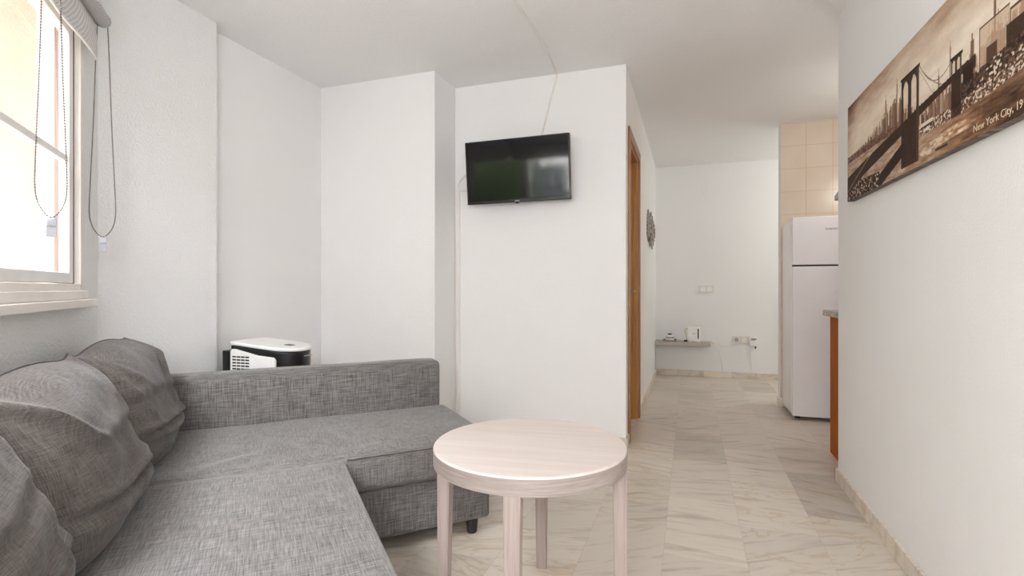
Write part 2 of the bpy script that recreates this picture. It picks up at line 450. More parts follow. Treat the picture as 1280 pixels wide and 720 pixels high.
# door_1 : oak door in the hall wall
d1 = thing('door_1', 'oak door in the hall wall', None, (XH, (DY0 + DY1) / 2, 0), 0, kind='structure')
hy = (DY1 - DY0) / 2
obj('door_casing', boxes((0, .014, -hy - .07, -hy, 0, DZ + .07), (0, .014, hy, hy + .07, 0, DZ + .07), (0, .014, -hy, hy, DZ, DZ + .07)), M['oak_casing'], d1, bevel=.003)
obj('door_lining', boxes((-.118, 0, -hy, -hy + .02, 0, DZ), (-.118, 0, hy - .02, hy, 0, DZ), (-.118, 0, -hy + .02, hy - .02, DZ - .02, DZ), (-.06, -.045, hy - .035, hy - .02, 0, DZ - .02), (-.06, -.045, -hy + .02, -hy + .035, 0, DZ - .02)), M['oak_door'], d1, bevel=.002)
leaf = obj('door_leaf', boxes((-.1, -.062, -hy + .023, hy - .023, .006, DZ - .023)), M['oak_door'], d1, bevel=.002)
hb = bmesh.new(); cyl(hb, (-.062, hy - .09, 1.02), (1, 0, 0), .024, .024, .008); cyl(hb, (-.056, hy - .09, 1.02), (1, 0, 0), .008, .008, .04); box(hb, -.022, -.01, hy - .2, hy - .085, 1.012, 1.028)
obj('door_handle', hb, M['steel'], leaf)

# baseboards
BH = .07
struct('baseboard_right', boxes((XR - .014, XR, -2.3, 3.21, 0, BH), (XR - .014, XR + T, 3.2, 3.21, 0, BH)), M['marble_skirt'], 'marble skirting along the right wall', bevel=.002)
struct('baseboard_front', boxes((XP, XH, YT - .012, YT, 0, BH), (XH, XH + .012, YT - .012, DY0 - .075, 0, BH)), M['marble_skirt'], 'marble skirting under the television wall', bevel=.002)
struct('baseboard_hall', boxes((XH, XH + .012, DY1 + .075, YF, 0, BH)), M['marble_skirt'], 'marble skirting along the hall wall', bevel=.002)
struct('baseboard_far', boxes((XH + .012, 2.58, YF - .012, YF, 0, BH)), M['marble_skirt'], 'marble skirting along the far wall', bevel=.002)
struct('baseboard_partition', boxes((.738, .75, 5.04, 5.16, 0, BH), (.75, .765, 5.035, 5.05, 0, BH)), M['marble_skirt'], 'marble skirting round the partition end', bevel=.002)
struct('baseboard_back', boxes((XREC, XP, YB - .012, YB, 0, BH), (XP, XP + .012, YB - .012, YT - .012, 0, BH)), M['marble_skirt'], 'marble skirting behind the sofa', bevel=.002)

# ------------------------------------------------------------------ sofa (r,s frame; root at its own base)
SR, SS = .1, 1.6
sofa = thing('corner_sofa', 'grey melange corner sofa with chaise end beneath the window', 'sofa', B2W(SR, SS), Q)
def sb(r0, r1, s0, s1, z0, z1): return (r0 - SR, r1 - SR, s0 - SS, s1 - SS, z0, z1)
ZS = .42            # seat height
def soft_box(r0, r1, s0, s1, z0, z1, rad, nr, ns, disp=None, crown=0.0):
    """upholstered block: rounded edges all round, crowned top, optional displacement of the top"""
    bm = bmesh.new()
    def axis(a, b, n, rad):
        edge = [rad * (1 - math.cos(PI / 2 * k / 4)) for k in range(5)]
        mid = [rad + (b - a - 2 * rad) * k / n for k in range(1, n)]
        return [a + e for e in edge] + [a + m for m in mid] + [b - e for e in edge[::-1]]
    X = axis(r0, r1, nr, rad); Y = axis(s0, s1, ns, rad); Z = axis(z0, z1, 4, rad)
    cache = {}
    def vert(i, j, k):
        key = (i, j, k)
        if key in cache: return cache[key]
        x, y, z = X[i], Y[j], Z[k]
        cx = min(max(x, r0 + rad), r1 - rad); cy = min(max(y, s0 + rad), s1 - rad); cz = min(max(z, z0 + rad), z1 - rad)
        d = Vector((x - cx, y - cy, z - cz)); L = d.length
        if L > 1e-9: d = d / L * rad
        p = Vector((cx, cy, cz)) + d
        wz = (p.z - z0) / (z1 - z0)
        if disp: p.z += disp(p.x, p.y) * wz
        if crown:
            u = 2 * (p.x - r0) / (r1 - r0) - 1; v = 2 * (p.y - s0) / (s1 - s0) - 1
            p.z += crown * (1 - u * u) * (1 - v * v) * wz
        cache[key] = bm.verts.new((p.x - SR, p.y - SS, p.z)); return cache[key]
    I, J, K = len(X), len(Y), len(Z)
    def quad(a, b, c, d):
        vs = [vert(*q) for q in (a, b, c, d)]
        try: bm.faces.new(vs)
        except ValueError: pass
    for i in range(I - 1):
        for j in range(J - 1):
            quad((i, j, 0), (i, j + 1, 0), (i + 1, j + 1, 0), (i + 1, j, 0)); quad((i, j, K - 1), (i + 1, j, K - 1), (i + 1, j + 1, K - 1), (i, j + 1, K - 1))
    for i in range(I - 1):
        for k in range(K - 1):
            quad((i, 0, k), (i + 1, 0, k), (i + 1, 0, k + 1), (i, 0, k + 1)); quad((i, J - 1, k), (i, J - 1, k + 1), (i + 1, J - 1, k + 1), (i + 1, J - 1, k))
    for j in range(J - 1):
        for k in range(K - 1):
            quad((0, j, k), (0, j, k + 1), (0, j + 1, k + 1), (0, j + 1, k)); quad((I - 1, j, k), (I - 1, j + 1, k), (I - 1, j + 1, k + 1), (I - 1, j, k + 1))
    bmesh.ops.remove_doubles(bm, verts=bm.verts[:], dist=1e-5)
    return bm

def fold(x, y, x0, y0, ang, length, width, amp):
    c, s = math.cos(ang), math.sin(ang); u = (x - x0) * c + (y - y0) * s; v = -(x - x0) * s + (y - y0) * c
    e = math.exp(-(u / length) ** 2)
    return 1.25 * amp * e * (math.exp(-(v / width) ** 2) - .8 * math.exp(-((v - 1.7 * width) / width) ** 2))
def seat_disp(x, y):
    n = mnoise.noise(Vector((x * 3.1, y * 3.1, .3))) * .006
    return n
def chaise_disp(x, y):
    d = mnoise.noise(Vector((x * 4, y * 4, 2.3))) * .006
    d += fold(x, y, .10, 2.14, 1.9, .13, .016, .012)
    d += fold(x, y, .20, 2.08, 1.35, .06, .018, .005)
    d += fold(x, y, .27, 2.18, 1.75, .12, .014, .011)
    d += fold(x, y, .02, 2.22, 1.5, .12, .03, .006)
    d += fold(x, y, -.1, 2.1, .5, .1, .03, .005)
    d -= .012 * math.exp(-((y - 1.97) / .02) ** 2) * (1 if x < .27 else .3)
    return d
SSEAM, SA0, SA1 = 1.965, 2.665, 2.795
obj('chaise_base', soft_box(-.5, .872, SSEAM + .05, SA0 - .003, .062, .268, .018, 6, 4), M['fabric'], sofa, smooth=True)
obj('chaise_cushion', soft_box(-.56, .885, SSEAM + .002, SA0 - .002, .272, ZS, .034, 70, 36, chaise_disp, .006), M['fabric'], sofa, smooth=True)
obj('seat_base', soft_box(-.5, .25, .64, SSEAM + .045, .062, .268, .018, 4, 6), M['fabric'], sofa, smooth=True)
obj('seat_cushion', soft_box(-.56, .268, .62, SSEAM - .001, .272, ZS, .03, 30, 50, seat_disp, .004), M['fabric'], sofa, smooth=True)
# far armrest, a tall slab with rounded edges
obj('armrest', soft_box(-.60, .862, SA0, SA1, .062, .655, .034, 20, 4, lambda x, y: mnoise.noise(Vector((x * 3, y * 3, 9))) * .004), M['fabric'], sofa, smooth=True)
obj('armrest', soft_box(-.60, .262, .49, .617, .062, .655, .034, 8, 4), M['fabric'], sofa, smooth=True)
obj('back_frame', soft_box(-.652, -.59, .62, SA0 - .002, .062, .62, .025, 4, 10), M['fabric'], sofa, smooth=True)
# piping seams on the chaise
bm = bmesh.new(); tube(bm, [(r - SR, SSEAM + .004 - SS, ZS - .013 + .0 * r) for r in np.linspace(.275, .86, 24)], .0022, 6)
obj('piping', bm, M['piping'], sofa, smooth=True)
for r, s in ((.80, 2.05), (.80, 2.6), (.19, .7), (.19, 1.9), (-.45, .7), (-.45, 2.6)):
    bm = bmesh.new(); cyl(bm, (r - SR, s - SS, 0), (0, 0, 1), .021, .028, .066, 20)
    obj('foot', bm, M['foot'], sofa, bevel=.003)

# ------------------------------------------------------------------ back cushions
def cushion(name, label, s0, s1, seed, base_r=-.43, lean=.24, ears=1.0, height=.43, T=.155):
    W = s1 - s0; n1, n2 = 64, 56
    root = thing(name, label, 'cushion', B2W(base_r, (s0 + s1) / 2, ZS), Q, 'loose back cushions on the sofa')
    bm = bmesh.new(); rng = random.Random(seed)
    creases = [(rng.uniform(.28, .36), rng.uniform(-.06, .06), .018, .026), (rng.uniform(.52, .6), rng.uniform(-.2, .1), .03, .008), (rng.uniform(.14, .2), rng.uniform(-.1, .1), .03, .008)]
    fans = []
    for k in range(9):
        fans.append((rng.choice((-1, 1)), rng.uniform(-1.25, -.2), rng.uniform(.10, .3), rng.uniform(.011, .02), rng.uniform(.008, .018)))
    def surf(a, b, side):
        """a,b in -1..1 ; side +1 front, -1 back"""
        prof = (max(0, 1 - abs(a) ** 4.2)) ** .5 * (max(0, 1 - abs(b) ** (4.0 if b < 0 else 2.7))) ** .5
        bb = (b + 1) / 2
        thick = T * (1.12 - .32 * bb)
        # outline: slightly pinched sides, corners pulled out into ears, slack top edge
        corner = (abs(a) ** 5) * (abs(b) ** 5)
        y = a * W / 2 * (1 - .02 * math.cos(b * PI / 2) * 0 - .035 * max(0, b) ** 3 + .015 * ears * corner)
        z = height * (bb + .02 * corner * (1 if b > 0 else 0))
        if b > 0: z -= .018 * (1 - a * a) * 0 + .035 * abs(a) ** 2.2 * b ** 2 * (1 - .6 * ears * abs(a) ** 8)
        # side pinch at the main crease
        c0 = creases[0][0]
        y *= 1 - .022 * math.exp(-((bb - c0 - .05) / .06) ** 2) * abs(a) ** 6
        d = prof * thick
        if side > 0:
            for c, sl, w, amp in creases:
                dist = bb - (c + sl * a * .5 + .03 * math.sin(a * 2.4 + seed))
                env = .45 + .55 * math.cos(a * 1.3 + .6 * math.sin(seed))
                d -= amp * prof * env * math.exp(-(dist / w) ** 2)
                d += amp * .75 * prof * env * math.exp(-((dist - 1.9 * w) / (1.5 * w)) ** 2)
            for sx, ang, ln, w, amp in fans:      # folds running in from the upper corners
                u0 = (sx * W / 2 * .97, height * .97)
                dx, dz = (y - u0[0]) * -sx, z - u0[1]
                u = dx * math.cos(ang) + dz * math.sin(ang); v = -dx * math.sin(ang) + dz * math.cos(ang)
                if u > 0: d += amp * math.exp(-(v / w) ** 2) * math.exp(-(u / ln) ** 2) * min(1, prof * 1.6)
            d += mnoise.noise(Vector((a * 2.1 + seed, b * 2.1, seed * 1.7))) * .014 * prof
            d += mnoise.noise(Vector((a * 5 + seed, b * 5, seed * .7))) * .004 * prof
        else:
            d *= .42
        r = side * d - lean * z
        return Vector((r, y, z))
    F = {}; Bk = {}
    ax = [math.sin(PI / 2 * (2 * i / n1 - 1)) for i in range(n1 + 1)]; bx = [math.sin(PI / 2 * (2 * j / n2 - 1)) for j in range(n2 + 1)]
    for i, a in enumerate(ax):
        for j, b in enumerate(bx):
            F[i, j] = bm.verts.new(surf(a, b, 1))
            edge = i in (0, n1) or j in (0, n2)
            Bk[i, j] = F[i, j] if edge else bm.verts.new(surf(a, b, -1))
    for i in range(n1):
        for j in range(n2):
            bm.faces.new((F[i, j], F[i + 1, j], F[i + 1, j + 1], F[i, j + 1]))
            try: bm.faces.new((Bk[i, j], Bk[i, j + 1], Bk[i + 1, j + 1], Bk[i + 1, j]))
            except ValueError: pass
    uv = bm.loops.layers.uv.new('cloth')
    for f in bm.faces:
        for l in f.loops: l[uv].uv = (l.vert.co.y + s0, l.vert.co.z * 1.06 + (l.vert.co.x if f.calc_center_median().z > height * .9 else 0))
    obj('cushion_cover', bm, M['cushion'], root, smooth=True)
    # zip seam along the top edge
    bm = bmesh.new()
    tube(bm, [surf(a, 1, 1) + Vector((0, 0, .001)) for a in np.linspace(-.98, .98, 60)] , .0022, 6)
    obj('piping', bm, M['piping'], root, smooth=True)
    return root
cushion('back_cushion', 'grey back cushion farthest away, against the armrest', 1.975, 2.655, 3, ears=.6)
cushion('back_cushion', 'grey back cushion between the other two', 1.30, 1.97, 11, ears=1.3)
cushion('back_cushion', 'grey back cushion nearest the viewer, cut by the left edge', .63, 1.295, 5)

# ------------------------------------------------------------------ round table
tx, ty = -.485, 1.565
view = math.atan2(ty, tx)
tb = thing('side_table', 'round whitewashed wooden table in front of the sofa chaise', 'table', (tx, ty, 0), view + PI - math.radians(9))
RT, TT = .305, .55
bm = bmesh.new()
lathe(bm, [(RT - .03, TT - .05), (RT - .003, TT - .05), (RT, TT - .047), (RT, TT - .004), (RT - .004, TT)], n=96)
obj('tabletop', bm, M['wash_top'], tb, bevel=0)
for p in bpy.data.objects['tabletop'].data.polygons: p.use_smooth = len(p.vertices) == 4
bm = bmesh.new()
N = 96
ro, ri = RT + .0006, RT - .02
A = []
for i in range(N):
    a = 2 * PI * i / N
    A.append([bm.verts.new((r * math.cos(a), r * math.sin(a), z)) for r, z in ((ro, TT - .052), (ro, TT - .006), (ri, TT - .006), (ri, TT - .052))])
for i in range(N):
    p, q = A[i], A[(i + 1) % N]
    for k in range(4): bm.faces.new((p[k], q[k], q[(k + 1) % 4], p[(k + 1) % 4]))
obj('apron', bm, M['shaded_rim'], tb)
for k in range(4):
    a = k * PI / 2
    bm = bmesh.new()
    # tapered leg, outer face flush with the rim
    def ring(z, w, d, ro=RT - .002): 
        return [(ro - d, -w / 2, z), (ro, -w / 2, z), (ro, w / 2, z), (ro - d, w / 2, z)]
    lo = [bm.verts.new(p) for p in ring(0, .036, .034)]; hi = [bm.verts.new(p) for p in ring(TT - .052, .047, .044)]
    bm.faces.new(lo[::-1]); bm.faces.new(hi)
    for i in range(4): bm.faces.new((lo[i], lo[(i + 1) % 4], hi[(i + 1) % 4], hi[i]))
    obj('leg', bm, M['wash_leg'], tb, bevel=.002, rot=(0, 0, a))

# ------------------------------------------------------------------ television
tv = thing('television', 'black flat television tilted down on the white wall', 'television', (-1.104, YT, 1.835), 0)
TW, TH, td = .735, .425, .034
pan = obj('casing', boxes((-TW / 2, TW / 2, -.0, td, -TH / 2, TH / 2)), M['black_plastic'], tv, bevel=.004, loc=(0, -.135, 0), rot=(math.radians(6.5), 0, 0))
obj('screen', boxes((-TW / 2 + .008, TW / 2 - .008, -.0012, .0006, -TH / 2 + .02, TH / 2 - .008)), M['screen'], pan)
bm = bmesh.new(); box(bm, -.012, .012, -.006, .004, -TH / 2 - .008, -TH / 2 + .004)
obj('infrared_window', bm, M['black_plastic'], pan, bevel=.003)
obj('badge', boxes((-.016, .016, -.0012, .0006, -TH / 2 + .007, -TH / 2 + .013)), M['grey_plastic'], pan)
obj('wall_bracket', boxes((-.12, .12, -.012, 0, -.1, .1), (-.05, -.03, -.105, -.01, -.07, .07), (.03, .05, -.105, -.01, -.07, .07)), M['black_plastic'], tv)

# cable trunking
def run(name, segs, label, root_loc):
    bm = bmesh.new()
    for s in segs: box(bm, *[v - root_loc[i // 2] for i, v in enumerate(s)])
    o = obj(name, bm, M['conduit'], None, bevel=.002, loc=root_loc); return tag(o, label, 'trunking')
run('cable_trunking', [(-1.605, -1.578, YT - .014, YT, .075, 1.765), (-1.578, -1.43, YT - .014, YT, 1.748, 1.765)], 'white square trunking beside the wall corner left of the television', (-1.59, YT, .075))
bm = bmesh.new()
pts = [(-.83, 1.2, H - .006), (-.838, 2.45, H - .006), (-.826, 2.82, H - .006), (-.853, YT - .02, H - .006), (-.858, YT - .006, H - .03), (-.965, YT - .006, 2.09), (-.985, YT - .006, 2.0)]
P = [pts[0]] + smoothpath(pts[1:4], 8) + pts[4:]
tube(bm, [Vector(p) - Vector((-.85, YT, H)) for p in P], .0065, 8)
tag(obj('ceiling_cable', bm, M['conduit'], None, smooth=True, loc=(-.85, YT, H)), 'white cable run across the ceiling and down to the television top', 'cable')
bm = bmesh.new(); tube(bm, [Vector(p) - Vector((-1.59, YT, 1.76)) for p in smoothpath([(-1.592, YT - .008, 1.76), (-1.585, YT - .012, 1.80), (-1.545, YT - .02, 1.845), (-1.48, YT - .05, 1.868), (-1.40, YT - .06, 1.87)], 8)], .005, 8)
tag(obj('antenna_cable', bm, M['conduit'], None, smooth=True, loc=(-1.59, YT, 1.76)), 'curved white cable arching from trunking to the television side', 'cable')

# ------------------------------------------------------------------ canvas print with the bridge
PW, PH, PT = 1.5, .455, .03
pr = thing('canvas_print', 'wide sepia bridge and skyline canvas hanging on the right wall', 'picture', (XR, 2.905, 1.465), 0, rot=(math.radians(.75), 0, 0))
obj('canvas', boxes((-PT, -.001, -PW, 0, 0, PH)), M['canvas'], pr, bevel=.002)
def make_picture():
    nu, nv = 640, 195
    U, V = np.meshgrid(np.linspace(0, PW, nu), np.linspace(0, PH, nv))
    rs = np.random.RandomState(4)
    def vnoise(su, sv, seed):
        r = np.random.RandomState(seed); g = r.rand(int(PH * sv) + 3, int(PW * su) + 3)
        x = U * su; y = V * sv; i = x.astype(int); j = y.astype(int); fx = x - i; fy = y - j
        fx = fx * fx * (3 - 2 * fx); fy = fy * fy * (3 - 2 * fy)
        return (g[j, i] * (1 - fx) + g[j, i + 1] * fx) * (1 - fy) + (g[j + 1, i] * (1 - fx) + g[j + 1, i + 1] * fx) * fy
    def blocks(su, sv, seed):
        r = np.random.RandomState(seed); g = r.rand(400, 1200); j = (V * sv + .6 * U * sv * .03).astype(int)
        i = (U * su + r.rand(400)[j] * 3).astype(int); return g[j, i]
    # slanted sky streaks
    streak = .5 * vnoise(6, 22, 1) + .3 * vnoise(14, 60, 2) + .2 * vnoise(30, 90, 3)
    L = .60 + .22 * streak + .10 * np.exp(-((V - .27) / .08) ** 2)
    L -= .28 * np.exp(-((U - 0) / .16) ** 2) * np.clip((V - .2) / .25, 0, 1)
    L -= .14 * np.clip((V - .36) / .1, 0, 1)
    shore = np.interp(U, [0, .35, .65, .85, 1.1, 1.25, 1.5], [.182, .18, .172, .132, .125, .13, .15])
    def rect(u0, u1, v0, v1, val, a=1.0):
        m = (U >= u0) & (U <= u1) & (V >= v0) & (V <= v1); L[m] = L[m] * (1 - a) + val * a
    # skyline: far left haze, then spires and blocks thickening to the right
    env = lambda u: np.interp(u, [0, .1, .25, .4, .52, .64, .8, .95, 1.1, 1.2, 1.3, 1.5], [.012, .02, .05, .07, .12, .13, .07, .08, .07, .12, .13, .16])
    for k in range(420):
        u = rs.uniform(0, PW); sh = np.interp(u, [0, .35, .65, .85, 1.1, 1.25, 1.5], [.182, .18, .172, .132, .125, .13, .15])
        h = env(u) * rs.uniform(.25, 1.0); w = rs.uniform(.004, .016) * (1.5 if u > 1.12 else 1)
        val = rs.uniform(.16, .5) + .12 * (h / .13)
        rect(u - w / 2, u + w / 2, sh - .004, sh + h, min(val, .56), .85)
        if rs.rand() < .3: rect(u - .0015, u + .0015, sh, sh + h * 1.25, .42, .7)
        if u > 1.1 and rs.rand() < .5:
            for q in range(3): 
                vv = sh + rs.uniform(0, h); rect(u - w / 2, u + w / 2, vv, vv + .006, rs.uniform(.55, .78), .7)
    for u, t, w in ((.514, .345, .012), (.5, .28, .02), (.63, .365, .010), (.61, .30, .02), (.30, .235, .008), (.38, .27, .008), (.45, .26, .012), (1.045, .325, .006), (.97, .27, .01), (1.17, .29, .02), (1.28, .345, .012), (1.40, .38, .03)):
        rect(u - w / 2, u + w / 2, .14, t - .02, .34, .8); rect(u - w / 6, u + w / 6, .14, t, .3, .8)
    for u0, u1, t in ((1.205, 1.345, .285), (1.345, 1.41, .27), (1.42, 1.5, .30)):
        rect(u0, u1, .17, t, .62, .75); rect(u0, u1, t - .005, t, .26); rect(u0, u0 + .004, .17, t, .34)
    rect(1.33, 1.5, .15, .235, .14, .9)
    rect(1.24, 1.29, .15, .22, .2, .9)
    # docks and quay clutter
    m = (V < shore) & (V > shore - .035) & (U > .83); cl = vnoise(170, 260, 8)
    L[m] = np.where(cl[m] > .62, .74, .1 + .35 * blocks(150, 190, 31)[m])
    m = (V > shore) & (V < shore + .05) & (U > 1.1); cl2 = vnoise(210, 300, 9); b1 = blocks(110, 170, 32)[m] * (.55 + .5 * vnoise(14, 40, 33)[m]); L[m] = np.where(b1 > .74, .74, .05 + .42 * b1)
    m = (V > shore) & (V < shore + .03) & (U < .66); L[m] = np.minimum(L[m], .2 + .35 * vnoise(110, 160, 12)[m])
    # water
    low = np.where(U > .83, shore - .035, shore)
    m = V < low
    water = .42 + .18 * vnoise(22, 160, 5) + .10 * vnoise(60, 320, 6)
    water -= .2 * np.exp(-((U - 1.28) / .3) ** 2) * np.clip((.13 - V) / .06, 0, 1) + .12 * np.clip((U - 1.05) / .3, 0, 1)
    L[m] = water[m]
    warm = np.zeros_like(L); warm[m] = .5 * np.exp(-((U[m] - 1.29) / .025) ** 2) + .35 * np.exp(-((U[m] - 1.15) / .18) ** 2)
    # white wash, ferries
    wake = np.interp(U, [.8, 1.0, 1.2, 1.3], [.032, .046, .05, .04]); m = (np.abs(V - wake - .008 * vnoise(40, 10, 7)) < .016) & (U > .84) & (U < 1.26)
    fade = np.clip((1.26 - U) / .15, 0, 1) * np.clip((U - .84) / .06, 0, 1) * np.clip(1.6 * vnoise(40, 160, 21) - .2, 0, 1); L[m] = (L * (1 - fade) + fade * (.5 + .38 * vnoise(70, 160, 14)))[m]
    rect(.84, .93, .124, .134, .78); rect(.84, .93, .117, .124, .2); rect(.86, .90, .105, .112, .8); rect(.95, 1.03, .02, .028, .15)
    for u, v in ((.86, .035), (.90, .03), (.98, .05)): L[((U - u) / .035) ** 2 + ((V - v) / .011) ** 2 < .45] = .72
    # lower left: waterfront blocks
    m = (V < .085 - .06 * U) & (U < .45); b2 = blocks(120, 160, 34)[m]; L[m] = np.where(b2 > .86, .7, .08 + .3 * b2 * vnoise(60, 60, 16)[m])
    # deck of the bridge: widens towards the left
    top = np.interp(U, [0, .25, .5, .672, .83, 1.05, 1.11, 1.2], [.112, .142, .166, .182, .199, .216, .221, .228])
    bot = np.interp(U, [0, .25, .5, .672, .83, 1.05, 1.11, 1.2], [.03, .085, .118, .142, .168, .197, .198, .19])
    m = (V < top) & (V > bot) & (U < 1.19); L[m] = .13 + .06 * vnoise(30, 200, 17)[m]
    rail = np.abs(V - top) < .002; L[rail & (U < 1.15)] = .08
    # tower 1 with two pointed arches, seen down its edge
    def tower(u0, u1, v0, v1, arch0, arch1, lean=0):
        m = (U >= u0) & (U <= u1) & (V >= v0) & (V <= v1)
        keep = L.copy(); L[m] = .12 + .05 * vnoise(90, 40, 18)[m]
        w = (u1 - u0)
        for f0, f1 in ((.13, .40), (.58, .85)):
            a0, a1 = u0 + f0 * w, u0 + f1 * w; c = (a0 + a1) / 2
            tip = arch1 - (np.abs(U - c) / (w * .14)) ** 1.6 * (arch1 - arch0) * .16
            g = (U > a0) & (U < a1) & (V > arch0) & (V < tip); L[g] = keep[g] * .92
        rect(u0 - .006, u1 + .006, v1 - .008, v1, .08)
        rect(u1 - .02 * (w / .15), u1, v0, v1 - .01, .22)
    tower(.672, .826, .02, .345, .185, .325)
    tower(1.05, 1.112, .115, .268, .215, .256)
    rect(1.05, 1.112, .09, .13, .10, .8); rect(1.12, 1.175, .165, .21, .1)
    m = (np.abs(V - np.interp(U, [.44, .672], [.018, .085])) < .026) & (U > .44) & (U < .7); L[m] = .11
    # cables and stays
    def line(p, q, w, val, sag=0):
        t = np.clip((U - p[0]) / (q[0] - p[0]), 0, 1); v = p[1] + (q[1] - p[1]) * t - sag * 4 * t * (1 - t)
        L[(U >= min(p[0], q[0])) & (U <= max(p[0], q[0])) & (np.abs(V - v) < w)] = val
    line((.826, .34), (1.05, .262), .0016, .3, .055); line((.826, .335), (.99, .215), .0014, .3, .012); line((.672, .34), (.42, .165), .0014, .3, .01)
    line((.0, .045), (.40, .168), .0014, .62, -.004); line((.826, .32), (.93, .21), .0012, .34)
    L += .05 * (rs.rand(*L.shape) - .5)
    L = np.clip((L - .5) * 1.12 + .49, .03, .9)
    stops = np.array([0, .12, .3, .5, .7, .9]); cols = np.array([[34, 22, 16], [62, 44, 34], [112, 84, 66], [160, 128, 104], [208, 190, 168], [238, 226, 210]]) / 255.
    rgb = np.stack([np.interp(L, stops, cols[:, c]) for c in range(3)], -1)
    rgb = np.clip(rgb * (1 + warm[..., None] * np.array([.10, -.02, -.22])), 0, 1)
    lin = np.where(rgb <= .04045, rgb / 12.92, ((rgb + .055) / 1.055) ** 2.4)
    co = np.zeros((nv * nu, 3)); co[:, 1] = -U.ravel(); co[:, 2] = V.ravel(); co[:, 0] = -PT - .0006
    idx = np.arange(nu * nv).reshape(nv, nu)
    f = np.stack([idx[:-1, :-1], idx[1:, :-1], idx[1:, 1:], idx[:-1, 1:]], -1).reshape(-1, 4)
    me = bpy.data.meshes.new('printed_picture')
    me.from_pydata(co.tolist(), [], f.tolist())
    at = me.color_attributes.new('picture', 'FLOAT_COLOR', 'POINT')
    at.data.foreach_set('color', np.concatenate([lin.reshape(-1, 3), np.ones((nu * nv, 1))], 1).astype(np.float32).ravel())
    me.materials.append(M['picture'])
    o = bpy.data.objects.new('printed_picture', me); COL.objects.link(o); o.parent = pr
make_picture()
text_mesh('lettering', 'New York City, 19', .0285, M['print_text'], pr, (-PT - .001, -1.178, .016), (PI / 2, 0, -PI / 2), .0003)

# ------------------------------------------------------------------ portable air conditioner behind the sofa arm
ac = thing('air_conditioner', 'white and black portable air conditioner behind the sofa armrest', 'air conditioner', (-2.16, 2.24, 0), math.radians(2))
# local x runs from the back to the rounded front
def acz(x, y): return .755 - .09 * (x + .2)
def outline(x0, x1, w, r, grow=0):
    w = w * .86
    pts = [(x0, -w), ]
    for k in range(0, 15):
        a = -PI / 2 + PI * k / 14; pts.append((x1 - r + r * math.cos(a), w * math.sin(a) if abs(math.sin(a)) < .999 else w * math.sin(a)))
    pts.append((x0, w)); return pts
O = outline(-.19, .2, .15, .13)
bm = bmesh.new(); prism(bm, outline(-.185, .195, .145, .13), .03, lambda x, y: acz(x, y) - .018)
obj('body', bm, M['black_plastic'], ac, bevel=.006)
bm = bmesh.new(); prism(bm, O, lambda x, y: acz(x, y) - .016, lambda x, y: acz(x, y) + .004)
lid = obj('top_panel', bm, M['white_plastic'], ac, bevel=.008, seg=3)
bm = bmesh.new(); prism(bm, roundrect(.07, .115, -.02, .02, .006), lambda x, y: acz(x, y) + .0035, lambda x, y: acz(x, y) + .0055)
obj('display', bm, M['black_plastic'], lid)
# side shells
for sgn in (-1, 1):
    bm = bmesh.new()
    pr_pts = [(-.18, .04), (.10, .04), (.115, .06), (.115, acz(.1, 0) - .062), (.10, acz(.1, 0) - .048), (-.0, acz(0, 0) - .05), (-.15, acz(-.15, 0) - .034), (-.17, acz(-.17, 0) - .036), (-.18, acz(-.18, 0) - .05)]
    a = [bm.verts.new((x, sgn * .12, z)) for x, z in pr_pts]; b = [bm.verts.new((x, sgn * .135, z)) for x, z in pr_pts]
    bm.faces.new(a); bm.faces.new(b[::-1])
    for i in range(len(a)): bm.faces.new((a[i], a[(i + 1) % len(a)], b[(i + 1) % len(a)], b[i]))
    shell = obj('side_panel', bm, M['white_plastic'], ac, bevel=.005, seg=3)
    bm = bmesh.new()
    for i in range(4):
        for j in range(12):
            x0 = -.163 + i * .029; z0 = .672 - j * .016
            box(bm, x0, x0 + .024, sgn * .1335, sgn * .1362, z0, z0 + .008)
    obj('grille', bm, M['black_plastic'], shell)
bm = bmesh.new()
for j in range(6):
    z = .60 - j * .014
    prism(bm, [(x * 1.0 + .003, y * 1.0) for x, y in outline(.12, .195, .11, .1)], z, z + .006)
obj('louvre', bm, M['foot'], ac)
bm = bmesh.new(); box(bm, .192, .1965, -.01, .05, .675, .68)
obj('badge', bm, M['grey_plastic'], ac)
bm = bmesh.new(); prism(bm, roundrect(-.245, -.186, -.13, .12, .015), .05, .705)
obj('exhaust_housing', bm, M['black_plastic'], ac, bevel=.004)
for x in (-.13, .11):
    for y in (-.1, .1):
        bm = bmesh.new(); cyl(bm, (x, y - .012, .017), (0, 1, 0), .017, .017, .024, 16); obj('caster', bm, M['foot'], ac)

# socket with an adapter plugged in on the wall behind the arm
def plate(name, label, cat, loc, rz, w, h, group=None, t=.014):
    o = thing(name, label, cat, loc, rz, group); obj('faceplate', boxes((-w / 2, w / 2, -t, 0, -h / 2, h / 2)), M['plate'], o, bevel=.002); return o
s0 = plate('wall_socket', 'white socket with a plug showing just above the armrest', 'socket', (XREC, 2.93, .535), PI / 2, .085, .085)
obj('plug', boxes((-.03, .03, -.055, -.009, -.028, .03)), M['conduit'], s0, bevel=.004)

